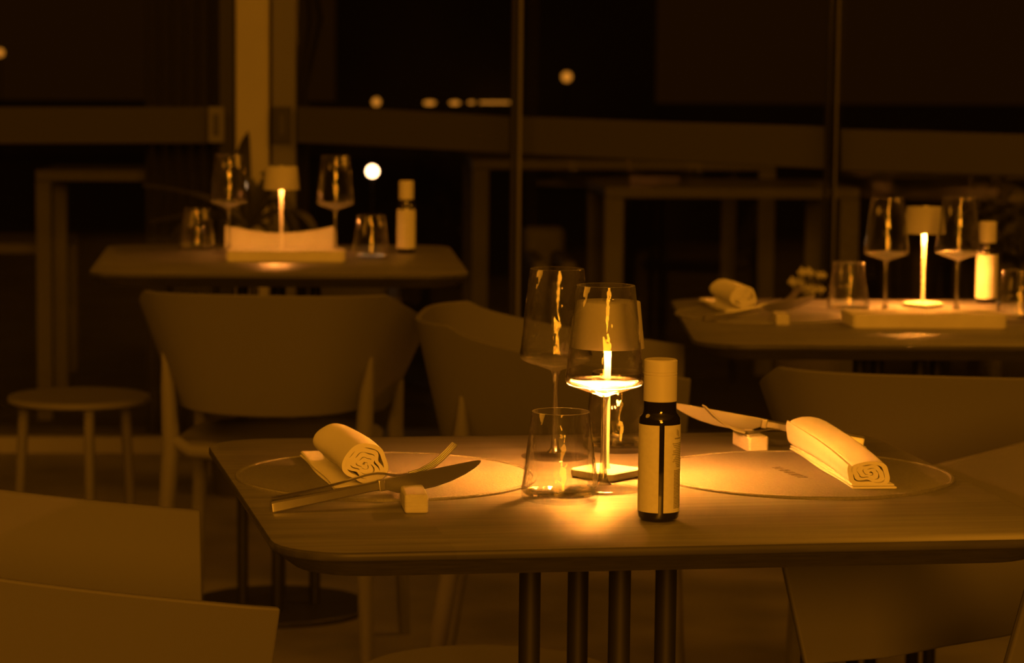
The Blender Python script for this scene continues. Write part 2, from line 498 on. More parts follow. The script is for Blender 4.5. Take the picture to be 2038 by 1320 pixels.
# ------------------------------------------------------------------ placemats
def make_mat(loc, label, rz, letters):
    t = empty('placemat', loc, rz, label, 'placemat', 'round placemats')
    R = 0.172
    bm = NB(); lathe(bm, [(0, 0), (R, 0), (R, 0.0022), (R - 0.0008, 0.0034), (R - 0.004, 0.0036), (R - 0.0055, 0.0022), (R - 0.0085, 0.0022), (R - 0.0100, 0.0030), (0, 0.0030)], 128)
    obj('mat_disc', bm, M['leather'], t, angle=30)
    if letters:
        # line of tall capital letters read from the diner's side, most of them too worn to read
        cu = bpy.data.curves.new('lettering', 'FONT'); cu.body = 'LUDIMNA'; cu.size = 0.017; cu.extrude = 0.0002; cu.align_x = 'CENTER'
        tmp = bpy.data.objects.new('lettering_tmp', cu); C.objects.link(tmp)
        bpy.context.view_layer.update()
        me = bpy.data.meshes.new_from_object(tmp.evaluated_get(bpy.context.evaluated_depsgraph_get()))
        bpy.data.objects.remove(tmp)
        me.materials.clear(); me.materials.append(M['emboss'])
        o = bpy.data.objects.new('lettering', me); link(o, t)
        o.location = (0.0, 0.0, 0.0031); o.scale = (1.1, 1.05, 1)
    return t
pm = P(768, 949); make_mat(pm + Vector((0, 0, 0)), 'round leather placemat under the rolled napkin at the left of the foreground table', 0.1, False)
pr = P(1596, 946)
mr = make_mat(pr, 'round leather placemat with embossed letters at the right of the foreground table', 0.1, True)
lp = P(1580, 945)
for ch in mr.children:
    if ch.name.startswith('lettering'):
        d = Matrix.Rotation(-0.1, 3, 'Z') @ (lp - pr)
        ch.location = (d.x, d.y, 0.0032); ch.rotation_euler = (0, 0, math.radians(-78) - 0.1 + PI)
        ch.rotation_euler = (0, 0, math.radians(104) - 0.1)
pq = P(1520, 628); make_mat(pq, 'dim leather placemat at the left end of the back right table', 0, False)

# ------------------------------------------------------------------ table lamps
def make_lamp(loc, label):
    t = empty('table_lamp', loc, math.radians(3), label, 'lamp', 'cordless table lamps')
    def sq(h, z, r=0.008):
        return [Vector((p.x, p.y, z)) for p in round_poly([Vector((0, -h)), Vector((h, 0)), Vector((0, h)), Vector((-h, 0))], r, 5)]
    bm = NB(); loft(bm, [sq(0.036, 0.0), sq(0.036, 0.0015), sq(0.0425, 0.002), sq(0.0435, 0.0035), sq(0.0435, 0.009), sq(0.042, 0.0105)])
    obj('base', bm, M['lamp_metal'], t)
    bm = NB(); lathe(bm, [(0, 0.0105), (0.0052, 0.0105), (0.0036, 0.016), (0.0036, 0.10), (0.0042, 0.150), (0.0042, 0.176), (0, 0.176)], 24)
    obj('stem', bm, M['lamp_metal'], t)
    bm = NB(); lathe(bm, [(0.0410, 0.1495), (0.0415, 0.1495), (0.0362, 0.2015), (0.0352, 0.2025), (0, 0.2025), (0, 0.2005), (0.0345, 0.2005), (0.0350, 0.2000), (0.0405, 0.1495)], 64)
    s = obj('lamp_shade', bm, M['shade'], t, angle=50)
    bm = NB(); lathe(bm, [(0, 0.2024), (0.007, 0.2024), (0.007, 0.2042), (0.006, 0.205), (0, 0.205)], 24)
    obj('touch_button', bm, M['steel'], t)
    bm = NB(); lathe(bm, [(0.0046, 0.1585), (0.024, 0.1585), (0.024, 0.162), (0.0046, 0.162)], 40, closed=True)
    obj('led_ring', bm, M['led'], t)
    return t
lamp1 = make_lamp(lamp_pt, 'bright cordless lamp behind the wine glass on the foreground table')
p = P(560, 507, TL); lampL = place(lamp1, p, 0.2, 'small lamp on the back left table, its narrow stem glowing')
for ch in lampL.children:
    if ch.name.startswith('led_ring'):
        ch.data = ch.data.copy(); ch.data.materials[0] = M['led_low']
p = P(1836, 612); place(lamp1, p, -0.1, 'small lamp between two wine glasses on the back right table')

# ------------------------------------------------------------------ glasses
def make_wineglass(loc, label):
    t = empty('wine_glass', loc, 0, label, 'wine glass', 'stemmed wine glasses')
    bm = NB()
    outer = [(0.0045, 0.1045), (0.010, 0.1068), (0.024, 0.1115), (0.036, 0.1155), (0.0410, 0.1180), (0.0432, 0.1215), (0.0436, 0.1255), (0.0430, 0.130), (0.0375, 0.180), (0.0322, 0.2275)]
    w = 0.0011
    inner = [(0.0316, 0.2278), (0.0310, 0.2275), (0.0375 - w, 0.180), (0.0430 - w, 0.130), (0.0424, 0.1257), (0.0418, 0.1225), (0.0400, 0.1198), (0.036, 0.1176), (0.024, 0.1140), (0.010, 0.1100), (0, 0.1090)]
    lathe(bm, outer + inner, 72)
    for f in bm.faces:
        if f.calc_center_median().z < 0.1225: f.material_index = 1
        elif f.calc_center_median().z > 0.2275 - 0.0002: f.material_index = 2
    obj('bowl', bm, [M['glass_thin'], M['glass_thick'], M['glass_rim']], t, angle=60)
    bm = NB(); lathe(bm, [(0, 0.0), (0.0395, 0.0), (0.0405, 0.0008), (0.0400, 0.0018), (0.025, 0.0030), (0.010, 0.0055), (0.0, 0.0058)], 56)
    obj('foot', bm, M['glass_foot'], t, angle=60)
    bm = NB()
    prof = [(0, 0.0060), (0.0095, 0.0060), (0.0055, 0.011), (0.0038, 0.024), (0.0032, 0.045), (0.0031, 0.075), (0.0034, 0.092), (0.0042, 0.100), (0.0060, 0.1043), (0, 0.1044)]
    lathe(bm, prof, 56)
    obj('stem', bm, M['glass_stem'], t, angle=60)
    return t
def make_tumbler(loc, label):
    t = empty('tumbler', loc, 0, label, 'tumbler', 'tapered water tumblers')
    bm = NB()
    outer = [(0.0385, 0.0075), (0.0420, 0.0115), (0.0410, 0.018), (0.0312, 0.0968)]
    inner = [(0.0308, 0.0972), (0.0301, 0.0968), (0.0396, 0.018), (0.0398, 0.0125), (0.036, 0.0092), (0, 0.0086)]
    lathe(bm, [(0.0, 0.0080)] + outer + inner, 72)
    for f in bm.faces:
        if f.calc_center_median().z > 0.0966: f.material_index = 1
    obj('bowl', bm, [M['glass_thin'], M['glass_rim']], t, angle=60)
    bm = NB()
    lathe(bm, [(0, 0.0002), (0.034, 0.0), (0.0392, 0.0012), (0.0418, 0.0045), (0.0422, 0.009), (0.0400, 0.0078), (0.036, 0.0072), (0, 0.0068)], 72)
    obj('glass_base', bm, M['glass_foot'], t, angle=60)
    return t
wg = make_wineglass(P(1200, 975), 'wine glass in front of the foreground lamp, nearest of all stemmed glasses')
tb = make_tumbler(P(1114, 996), 'short tumbler nearest the camera, left of the bright wine glass')
for (u, v, z, lab) in ((1104, 910, TZ, 'wine glass standing behind and left of the brightest one on the foreground table'),
                       (456, 504, TL, 'wine glass left of the lamp on the back left table'),
                       (667, 509, TL, 'wine glass right of the lamp on the back left table'),
                       (1761, 626, TZ, 'wine glass left of the lamp on the back right table'),
                       (1903, 624, TZ, 'wine glass right of the lamp on the back right table')):
    place(wg, P(u, v, z), 0, lab)
for (u, v, z, lab) in ((1228, 896, TZ, 'tumbler behind the foreground wine glass, next to the bottle'),
                       (392, 497, TL, 'tumbler at the far left of the back left table setting'),
                       (738, 515, TL, 'tumbler beside the bottle on the back left table'),
                       (1687, 620, TZ, 'tumbler beside the knife tip on the back right table'),
                       (2026, 640, TZ, 'tumbler cut off by the right edge of the photo, on the back right table')):
    place(tb, P(u, v, z), 0, lab)

# ------------------------------------------------------------------ bottles
def make_bottle(loc, rz, label):
    t = empty('oil_bottle', loc, rz, label, 'bottle', 'small oil bottles')
    R = 0.0213
    bm = NB(); lathe(bm, [(0, 0.001), (0.015, 0.0), (0.0185, 0.0012), (0.0208, 0.0045), (R, 0.009), (R, 0.1035), (0.0206, 0.1075), (0.0185, 0.1105), (0.0172, 0.1125), (0.0168, 0.115), (0.0168, 0.1262), (0, 0.1262)], 56)
    obj('bottle_body', bm, M['bottle_glass'], t, angle=60)
    bm = NB(); r2 = 0.0171
    lathe(bm, [(0, 0.1245), (r2, 0.1245), (r2, 0.1505), (r2 - 0.0004, 0.1508), (r2 - 0.0004, 0.1514), (r2, 0.1517), (r2, 0.1537), (r2 - 0.0004, 0.1540), (r2 - 0.0004, 0.1545), (r2, 0.1548), (r2, 0.1662), (r2 - 0.0012, 0.1675), (0, 0.1677)], 56)
    obj('cap', bm, M['cap'], t, angle=20)
    # label wrapped round the body, ends leaving a dark strip (local angle -90 deg faces the camera)
    def arc(name, a0, a1, z0, z1, rr, mat, parent, n=60):
        bm = NB(); lo, hi = [], []
        for i in range(n + 1):
            a = math.radians(lerp(a0, a1, i / n))
            lo.append(bm.verts.new((rr * math.cos(a), rr * math.sin(a), z0))); hi.append(bm.verts.new((rr * math.cos(a), rr * math.sin(a), z1)))
        for i in range(n): bm.faces.new((lo[i], lo[i + 1], hi[i + 1], hi[i]))
        return obj(name, bm, mat, parent)
    lb = arc('label', -83, 263, 0.0105, 0.1010, R + 0.00025, M['label'], t, 90)
    # rows of small print near the right edge
    bm = NB(); rnd = random.Random(3); rr = R + 0.0004
    def strip(a0, a1, z, h):
        n = 5; lo, hi = [], []
        for i in range(n + 1):
            a = math.radians(lerp(a0, a1, i / n)); lo.append(bm.verts.new((rr * math.cos(a), rr * math.sin(a), z))); hi.append(bm.verts.new((rr * math.cos(a), rr * math.sin(a), z + h)))
        for i in range(n): bm.faces.new((lo[i], lo[i + 1], hi[i + 1], hi[i]))
    def words(a0, a1, z, h):
        a = a0
        while a < a1:
            w = rnd.uniform(2.2, 6.0); strip(a, min(a + w, a1), z, h); a += w + 1.1
    for k in range(3): strip(-42 + 4 * k, -40 + 4 * k, 0.0905 - 0.001 * k, 0.0062)
    words(-50, -20, 0.0865, 0.0013)
    for k, a0 in enumerate((-58, -55, -52, -46, -56, -55, -58, -46, -50, -54, -57, -46, -44, -42)):
        words(a0, -12, 0.0815 - 0.00185 * k, 0.0008)
    for k in range(26):
        words(-51, -12, 0.0535 - 0.00155 * k, 0.0009)
    obj('label_print', bm, M['print'], lb, smooth=False)
    return t
bt = make_bottle(P(1310, 1035), 0, 'labelled oil bottle with a pale cap, nearest bottle, right of the wine glass')
place(bt, P(808, 503, TL), 2.0, 'oil bottle at the right end of the back left table')
place(bt, P(1962, 603), 1.7, 'oil bottle beside the lamp on the back right table')

# ------------------------------------------------------------------ wooden rests and cutlery
def make_block(loc, rz, label, L=0.07):
    t = None
    bm = NB(); box(bm, -0.0125, 0.0125, 0, L, 0, 0.0205)
    o = obj('cutlery_rest', bm, M['block'], None, bevel=0.0028)
    o.location = loc; o.rotation_euler = (0, 0, rz)
    return tag(o, label, 'cutlery rest', 'block cutlery rests')
blk = make_block(P(829, 1023), math.radians(4), 'small pale block carrying the knife and fork at the left of the foreground table')
def place_mesh(src, loc, rz, label):
    c = src.copy(); C.objects.link(c); c.location = loc; c.rotation_euler = (0, 0, rz); c['label'] = label
    return c
place_mesh(blk, P(1510, 902), math.radians(9), 'small pale block in front of the fork tines at the right of the foreground table')
place_mesh(blk, P(1558, 648), math.radians(-2), 'small pale block on the back right table')

def plate(bm, outline, th, axis='y'):
    # outline: (x, z) polygon, extruded +-th/2 along y
    a = [bm.verts.new((x, -th / 2, z)) for x, z in outline]; b = [bm.verts.new((x, th / 2, z)) for x, z in outline]
    n = len(outline)
    bm.faces.new(a); bm.faces.new(b[::-1])
    for i in range(n):
        j = (i + 1) % n; bm.faces.new((a[i], b[i], b[j], a[j]))
def make_knife(loc, rz, label, tilt=0.123, mirror=1):
    t = empty('table_knife', loc, rz, label, 'knife', 'steel table knives')
    t.rotation_euler = (0, -tilt, rz)
    # stands on its edge, spine up: handle 0..0.125, blade to 0.242
    bm = NB()
    rings = []
    for x, h, w, z in ((0, 0.0115, 0.0075, 0.0), (0.002, 0.0122, 0.0082, 0.0), (0.06, 0.0105, 0.0078, 0.0012), (0.112, 0.0102, 0.0068, 0.0022), (0.122, 0.0108, 0.0062, 0.002)):
        c = 0.0016
        rings.append([Vector((x, y, z + zz)) for y, zz in ((-w / 2, c), (-w / 2 + c, 0), (w / 2 - c, 0), (w / 2, c), (w / 2, h - c), (w / 2 - c, h), (-w / 2 + c, h), (-w / 2, h - c))])
    loft(bm, rings)
    obj('handle', bm, M['steel'], t, angle=40)
    bm = NB(); box(bm, 0.121, 0.1285, -0.0036, 0.0036, 0.0012, 0.0132)
    obj('bolster', bm, M['steel'], t, bevel=0.001)
    bm = NB()
    out = [(0.1275, 0.0132), (0.1275, 0.003), (0.134, -0.0005), (0.142, -0.0045), (0.160, -0.0062), (0.185, -0.0058), (0.205, -0.0030), (0.222, 0.0015), (0.235, 0.0065), (0.241, 0.0105), (0.2425, 0.0130), (0.240, 0.0142), (0.230, 0.0145), (0.200, 0.0142), (0.160, 0.0137)]
    plate(bm, out, 0.0016)
    obj('blade', bm, M['blade'], t, bevel=0.0005, angle=20)
    return t
def aim(a, b):
    d = b - a; return math.atan2(d.y, d.x)
ka = P(541, 1021); kb = Vector((0.134, 2.695, TZ))
knife = make_knife(ka, aim(ka, kb), 'upright knife leaning on the left block, its blade toward the tumbler')
kc = P(1718, 889); kd = Vector((0.352, 3.150, TZ))
place(knife, kc, aim(kc, kd), 'knife lying behind the right rolled napkin, blade toward the bottle').rotation_euler = (0, -0.140, aim(kc, kd))
ke = P(1402, 641); kf = P(1668, 632)
place(knife, ke, aim(ke, kf), 'blurred knife across the block on the back right table').rotation_euler = (0, -0.125, aim(ke, kf))

def make_fork(loc, rz, label):
    t = empty('table_fork', loc, rz, label, 'fork', 'steel table forks')
    # side profile of the S curve (x, z) and half width
    prof = [(0.0, 0.0022, 0.0085), (0.002, 0.0024, 0.0098), (0.03, 0.0070, 0.0085), (0.06, 0.0125, 0.0062), (0.085, 0.0185, 0.0040), (0.105, 0.0245, 0.0030), (0.118, 0.0262, 0.0029), (0.130, 0.0242, 0.0034), (0.140, 0.0222, 0.0060), (0.149, 0.0218, 0.0095), (0.158, 0.0228, 0.0112)]
    bm = NB(); rings = []
    for i, (x, z, w) in enumerate(prof):
        th = 0.0022 if i < 5 else 0.0026
        rings.append([Vector((x, -w, z)), Vector((x, -w * 0.6, z - th * 0.5)), Vector((x, w * 0.6, z - th * 0.5)), Vector((x, w, z)), Vector((x, w * 0.6, z + th * 0.5)), Vector((x, -w * 0.6, z + th * 0.5))])
    loft(bm, rings)
    obj('handle', bm, M['steel'], t, sub=1, angle=60)
    tin = [(0.156, 0.0226), (0.168, 0.0262), (0.180, 0.0325), (0.190, 0.0400), (0.198, 0.0475), (0.2055, 0.0555)]
    for k in range(4):
        y0 = -0.0090 + 0.0060 * k
        bm = NB(); rings = []
        for i, (x, z) in enumerate(tin):
            w = lerp(0.0020, 0.0010, i / 5); th = lerp(0.0013, 0.0008, i / 5); y = y0 * lerp(1.0, 0.94, i / 5)
            rings.append([Vector((x, y - w, z - th)), Vector((x, y + w, z - th)), Vector((x - 0.001, y + w, z + th)), Vector((x - 0.001, y - w, z + th))])
        loft(bm, rings); obj('tine', bm, M['steel'], t, bevel=0.0003)
    return t
fa = Vector((-0.118, 2.672, TZ)); fb = Vector((0.088, 2.725, TZ))
fork = make_fork(fa, aim(fa, fb), 'fork resting on the left block with its tines curving up beside the napkin')
fc = P(1722, 893); fd = Vector((0.384, 3.055, TZ))
place(fork, fc, aim(fc, fd), 'fork with raised tines between the bottle and the right rolled napkin')
fe = P(1425, 637); ff = P(1652, 624)
place(fork, fe, aim(fe, ff), 'blurred fork with raised tines on the back right table')

# ------------------------------------------------------------------ napkins
def spiral_section(turns, R, th, squash, wob, seed, phase, sq=2.0, n=150, core=0.22):
    rnd = random.Random(seed)
    ph = [rnd.uniform(0, 2 * PI) for _ in range(6)]
    outer, inner = [], []
    for i in range(n + 1):
        t = i / n
        a = phase + turns * 2 * PI * t
        r = lerp(1.0, core, t)
        def pt(rad):
            c_, s_ = math.cos(a), math.sin(a)
            f = (abs(c_) ** sq + abs(s_) ** sq) ** (-1.0 / sq)
            k = wob * min(1, t * 2.2)
            rr = rad * f * (1 + k * (0.13 * math.sin(2 * a + ph[0]) + 0.10 * math.sin(3 * a + ph[1] + 2 * t) + 0.07 * math.sin(5 * a + ph[2] + 3 * t)) + wob * 0.012 * math.sin(6 * a + ph[3]))
            return (rr * c_, rr * s_)
        o = pt(r * R); q = pt(max(0.0005, r * R - th))
        outer.append((o[0], o[1] * squash)); inner.append((q[0], q[1] * squash))
    return outer, inner
def roll_mesh(bm, outer, inner, stations):
    """stations: list of (x along axis, y offset, z offset, sy, sz)"""
    rows = []
    n = len(outer)
    for (x, oy, oz, sy, sz, tw) in stations:
        ca, sa = math.cos(tw), math.sin(tw)
        def tr(p):
            y, z = p[0] * ca - p[1] * sa, p[0] * sa + p[1] * ca
            return Vector((x, oy + y * sy, oz + z * sz))
        rows.append(([bm.verts.new(tr(p)) for p in outer], [bm.verts.new(tr(p)) for p in inner]))
    for k in range(len(rows) - 1):
        (a, b), (c, d) = rows[k], rows[k + 1]
        for i in range(n - 1):
            bm.faces.new((a[i], a[i + 1], c[i + 1], c[i])); bm.faces.new((b[i], d[i], d[i + 1], b[i + 1]))
        bm.faces.new((a[0], c[0], d[0], b[0])); bm.faces.new((a[-1], b[-1], d[-1], c[-1]))
    for k in (0, -1):
        a, b = rows[k]
        for i in range(n - 1): bm.faces.new((a[i], b[i], b[i + 1], a[i + 1]))
def fold_mesh(bm, x0, x1, ya0, yb0, ya1, yb1, z0, th, layers):
    # a few layers of cloth folded over at the ya side
    N = 14
    for L in range(layers):
        zz = z0 + L * (th / layers)
        h = th / layers * 0.86
        rings = []
        for k in range(N + 1):
            s = k / N; x = lerp(x0, x1, s)
            ya = lerp(ya0, ya1, s) + 0.0012 * math.sin(9 * s + L); yb = lerp(yb0, yb1, s) - 0.003 * L
            m = [(ya + 0.001, zz), (yb, zz), (yb + 0.0012, zz + h * 0.5), (yb, zz + h), (ya + 0.001, zz + h), (ya - 0.0008, zz + h * 0.5)]
            rings.append([Vector((x, y, z)) for y, z in m])
        loft(bm, rings)
# left napkin: fat round roll on its own folded tail
na = Vector((-0.058, 2.885, TZ + 0.003)); nb = Vector((-0.0190, 2.722, TZ + 0.003))
L1 = (nb - na).length
t = empty('napkin', na, aim(na, nb), 'thick rolled white napkin with its spiral end showing, on the left placemat', 'napkin', 'rolled napkins')
o_, i_ = spiral_section(4.4, 0.0285, 0.0052, 0.90, 1.5, 5, -1.9, 2.1, 380, 0.10)
bm = NB()
st = []
for k in range(15):
    s = k / 14
    e = math.sin(min(1, s / 0.16) * PI / 2) ** 0.6
    st.append((s * L1, 0.004 * math.sin(3 * s), 0.0290 + 0.002 * (1 - s), lerp(0.80, 1.0, e) * lerp(1.06, 1.0, s), lerp(0.80, 0.98, e), 0.35 * s))
roll_mesh(bm, o_, i_, st)
obj('rolled_cloth', bm, M['linen'], t, angle=60)
bm = NB()
fold_mesh(bm, -0.088, L1 + 0.001, -0.019, 0.020, -0.033, 0.030, 0.0, 0.0075, 2)
obj('folded_tail', bm, M['linen'], t, bevel=0.0009, angle=60)
# right napkin: long flattened roll
nc = Vector((0.520, 3.070, TZ + 0.003)); nd = Vector((0.541, 2.752, TZ + 0.003))
L2 = (nd - nc).length
t2 = empty('napkin', nc, aim(nc, nd), 'long flattened white napkin roll on the right placemat', 'napkin', 'rolled napkins')
o_, i_ = spiral_section(3.5, 0.0252, 0.0056, 0.60, 1.1, 11, 2.6, 4.0, 320, 0.12)
bm = NB(); st = []
for k in range(17):
    s = k / 16
    e = math.sin(min(1, s / 0.12) * PI / 2) ** 0.6
    sz = lerp(1.42, 1.0, s ** 0.8)
    st.append((s * L2, 0.006 * math.sin(PI * s), 0.0030 + 0.0152 * sz, lerp(0.72, 1.0, e) * lerp(1.14, 1.0, s), sz * lerp(0.72, 1.0, e), 0.0))
roll_mesh(bm, o_, i_, st)
obj('rolled_cloth', bm, M['linen'], t2, angle=60)
bm = NB()
fold_mesh(bm, 0.02, L2 + 0.001, -0.021, 0.022, -0.020, 0.030, 0.0, 0.0062, 2)
obj('folded_tail', bm, M['linen'], t2, bevel=0.0009, angle=60)
p = P(1470, 628)
q3 = place(t, p + Vector((-0.012, 0.19, 0.003)), aim(na, nb) - 0.10, 'blurred rolled napkin on the back right table')

# ------------------------------------------------------------------ menus on the back tables
def make_menu(loc, rz, label, W, Dp, H, raised):
    t = empty('menu_folder', loc, rz, label, 'menu', 'cream menu folders')
    bm = NB()
    q = [Vector((-W / 2, 0)), Vector((W / 2, 0)), Vector((W / 2, Dp)), Vector((-W / 2, Dp))]
    def rg(i, z): return [Vector((p.x, p.y, z)) for p in round_poly(inset_quad(q, i) if i else q, 0.012, 4)]
    loft(bm, [rg(0.002, 0), rg(0, 0.002), rg(0, H - 0.002), rg(0.002, H)])
    obj('cover', bm, M['menu'], t)
    if raised:
        bm = NB(); rings = []
        for k in range(17):
            s = k / 16; x = lerp(-W / 2 + 0.006, W / 2 - 0.012, s)
            zt = H + 0.026 + 0.014 * (abs(2 * s - 1) ** 1.8)
            rings.append([Vector((x, Dp - 0.030, H + 0.001)), Vector((x, Dp - 0.004, zt)), Vector((x, Dp + 0.001, zt)), Vector((x, Dp - 0.022, H + 0.001))])
        loft(bm, rings); obj('inner_page', bm, M['menu'], t)
    return t
p = P(568, 522, TL); make_menu(p, 0.0, 'cream folder lying in front of the lamp on the back left table', 0.262, 0.10, 0.024, False)
p = P(1852, 655); make_menu(p, math.radians(1), 'thick cream folder lying before the lamp on the back right table', 0.285, 0.12, 0.026, False)
p = P(557, 493, TL)
t = empty('standing_card', p, 0, 'curved cream card standing behind the lamp on the back left table', 'card')
bm = NB(); rings = []
for k in range(21):
    s_ = k / 20; x = lerp(-0.130, 0.130, s_); zt = 0.034 + 0.019 * (abs(2 * s_ - 1) ** 1.8); yy = -0.02 * (abs(2 * s_ - 1) ** 2)
    rings.append([Vector((x, yy, 0)), Vector((x, yy + 0.012, zt)), Vector((x, yy + 0.015, zt)), Vector((x, yy + 0.004, 0))])
loft(bm, rings); obj('front_page', bm, M['menu'], t)
bm = NB(); rings = []
for k in range(21):
    s_ = k / 20; x = lerp(-0.130, 0.130, s_); zt = 0.032 + 0.019 * (abs(2 * s_ - 1) ** 1.8); yy = -0.02 * (abs(2 * s_ - 1) ** 2)
    rings.append([Vector((x, yy + 0.045, 0)), Vector((x, yy + 0.016, zt)), Vector((x, yy + 0.019, zt)), Vector((x, yy + 0.049, 0))])
loft(bm, rings); obj('rear_page', bm, M['menu'], t)

# ------------------------------------------------------------------ the room: floor, facade, outside
bm = NB(); box(bm, -4.2, 5.2, -3.2, 8.6, -0.06, 0.0)
tag(obj('floor', bm, M['floor'], smooth=False), kind='structure')
bm = NB(); box(bm, -14, 16, 8.6, 40, -0.10, -0.02)
tag(obj('floor', bm, M['terrace'], smooth=False), 'dark terrace floor beyond the windows', kind='structure')

bm = NB(); box(bm, -4.2, 5.2, -4.0, 8.6, 3.85, 3.95)
tag(obj('ceiling', bm, M['cream'], smooth=False), kind='structure')
FD = 7.95                                     # depth of the window wall at the left
def xz(u, v, y): q = D(u, v, y); return q.x, q.z
def sbox(name, u0, u1, v0, v1, y, th, mat, parent=None, z0=None, z1=None, bev=0.004, kind='structure'):
    xa, za = xz(u0, v1, y); xb, zb = xz(u1, v0, y)
    bm = NB(); box(bm, xa, xb, y, y + th, za if z0 is None else z0, zb if z1 is None else z1)
    o = obj(name, bm, mat, parent, bevel=bev)
    if kind and parent is None: tag(o, kind=kind)
    return o
# bright square column and the darker one beside it
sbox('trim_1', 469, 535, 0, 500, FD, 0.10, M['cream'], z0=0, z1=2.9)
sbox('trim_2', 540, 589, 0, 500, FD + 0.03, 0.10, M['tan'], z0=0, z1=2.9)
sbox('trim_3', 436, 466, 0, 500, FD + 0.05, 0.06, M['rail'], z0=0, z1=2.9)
# window bays: frames and panes
def bay(n, xa, ya, xb, yb, name_lab):
    t = empty('window_%d' % n, (xa, ya, 0), math.atan2(yb - ya, xb - xa)); t['kind'] = 'structure'
    L = math.hypot(xb - xa, yb - ya)
    bm = NB(); box(bm, 0, L, -0.004, 0.004, 0.05, 2.85); obj('pane', bm, M['pane'], t, smooth=False)
    bm = NB(); box(bm, 0, L, -0.035, 0.035, 0.0, 0.05); box(bm, 0, L, -0.03, 0.03, 2.85, 2.92); obj('frame', bm, M['frame'], t, smooth=False)
    return t
xl, _ = xz(-900, 300, FD + 0.08); x1, _ = xz(466, 300, FD + 0.08)
x2, _ = xz(590, 300, FD + 0.08); x3, _ = xz(1027, 300, 7.72); x4, _ = xz(1656, 300, 7.45); x5, _ = xz(2140, 300, 7.28)
bay(1, xl, FD + 0.08, x1, FD + 0.08, '')
bay(2, x2, FD + 0.08, x3, 7.78, '')
bay(3, x3, 7.78, x4, 7.51, '')
bay(4, x4, 7.51, x5, 7.34, '')
sbox('trim_4', 1015, 1029, 0, 600, 7.68, 0.06, M['rail'], z0=0, z1=2.9)
sbox('trim_5', 1027, 1041, 0, 600, 7.66, 0.08, M['tan'], z0=0, z1=2.9)
sbox('trim_6', 1640, 1656, 0, 600, 7.41, 0.06, M['rail'], z0=0, z1=2.9)
sbox('trim_7', 1655, 1673, 0, 600, 7.39, 0.08, M['tan'], z0=0, z1=2.9)
# door lock plates on the rails
def lock(u0, u1, v0, v1, lab, mat):
    t = empty('lock_plate', D((u0 + u1) / 2, (v0 + v1) / 2, FD - 0.02), 0, lab, 'lock plate', 'lock plates beside the column')
    w = (u1 - u0) / 2 * FD / FPX; h = (v1 - v0) / 2 * FD / FPX
    bm = NB(); box(bm, -w, w, 0, 0.02, -h, h); obj('plate', bm, mat, t, bevel=0.003)
    bm = NB(); box(bm, -w * 0.36, w * 0.36, -0.004, 0.002, -h * 0.6, h * 0.6); obj('latch', bm, M['black_metal'], t, bevel=0.001)
lock(414, 446, 213, 284, 'pale lock plate left of the bright column', M['tan'])
lock(542, 580, 213, 284, 'dark lock plate right of the bright column', M['rail'])
# mid rails, following the window wall
def rail(n, pts, y_th=0.03):
    bm = NB(); rings = []
    for (u, vt, vb, y) in pts:
        a = D(u, vt, y); b = D(u, vb, y)
        rings.append([Vector((a.x, y, a.z)), Vector((a.x, y + y_th, a.z)), Vector((b.x, y + y_th, b.z)), Vector((b.x, y, b.z))])
    loft(bm, rings)
    tag(obj('trim_%d' % n, bm, M['rail'], bevel=0.004), kind='structure')
rail(8, [(-900, 213, 289, FD + 0.0), (413, 213, 286, FD + 0.0)])
rail(9, [(590, 212, 285, 7.95), (760, 217, 292, 7.87), (1015, 232, 306, 7.74)])
rail(10, [(1015, 231, 306, 7.74), (1340, 243, 322, 7.6), (1642, 252, 337, 7.46)])
rail(11, [(1673, 257, 341, 7.45), (2140, 271, 354, 7.26)])

# tall outdoor tables just beyond the glass
def bar_table(u0, u1, vt, y, label, dep=0.75, leg=0.055, ttop=0.04):
    a = D(u0, vt, y); b = D(u1, vt, y)
    W = b.x - a.x
    t = empty('outdoor_table', (a.x, y, -0.02), 0, label, 'outdoor table', 'tall frame tables on the terrace')
    H = a.z + 0.02
    bm = NB(); box(bm, 0, W, 0, dep, H - ttop, H); obj('tabletop', bm, M['outdoor'], t, bevel=0.005)
    for (lx, ly) in ((0, 0), (W - leg, 0), (0, dep - leg), (W - leg, dep - leg)):
        bm = NB(); box(bm, lx, lx + leg, ly, ly + leg, 0, H - ttop); obj('leg', bm, M['outdoor'], t, bevel=0.004)
    return t
bar_table(70, 445, 338, 8.9, 'tall terrace table seen through the left window', 0.5)
bar_table(940, 1545, 318, 10.4, 'long terrace table behind the middle window, farthest back', 1.2, 0.07)
bar_table(1204, 1712, 372, 9.0, 'pale tall terrace table crossing behind the right window post', 0.8, 0.07)
a = D(0, 484, 9.6)
bar_table(-160, 112, 484, 9.75, 'low terrace table cut off by the left edge of the photo', 0.7, 0.05)
# terrace lounge chair
def lounge(u0, u1, vt, y, label):
    a = D(u0, vt, y); b = D(u1, vt, y); W = b.x - a.x; H = a.z + 0.02
    t = empty('lounge_chair', (a.x, y, -0.02), 0, label, 'lounge chair', 'terrace lounge chairs')
    bm = NB(); box(bm, 0.06, W - 0.06, 0.0, 0.6, H * 0.45, H * 0.72); obj('seat_cushion', bm, M['outdoor'], t, bevel=0.03)
    bm = NB(); box(bm, 0.0, W, 0.6, 0.72, 0.05, H); obj('backrest', bm, M['outdoor'], t, bevel=0.03)
    for lx in (0, W - 0.06):
        bm = NB(); box(bm, lx, lx + 0.06, 0, 0.6, 0.0, H * 0.86); obj('armrest', bm, M['outdoor'], t, bevel=0.02)
lounge(300, 800, 556, 9.55, 'low lounge chair glimpsed under the back left table')
lounge(1060, 1150, 470, 9.2, 'lounge chair on the terrace between the two window tables')

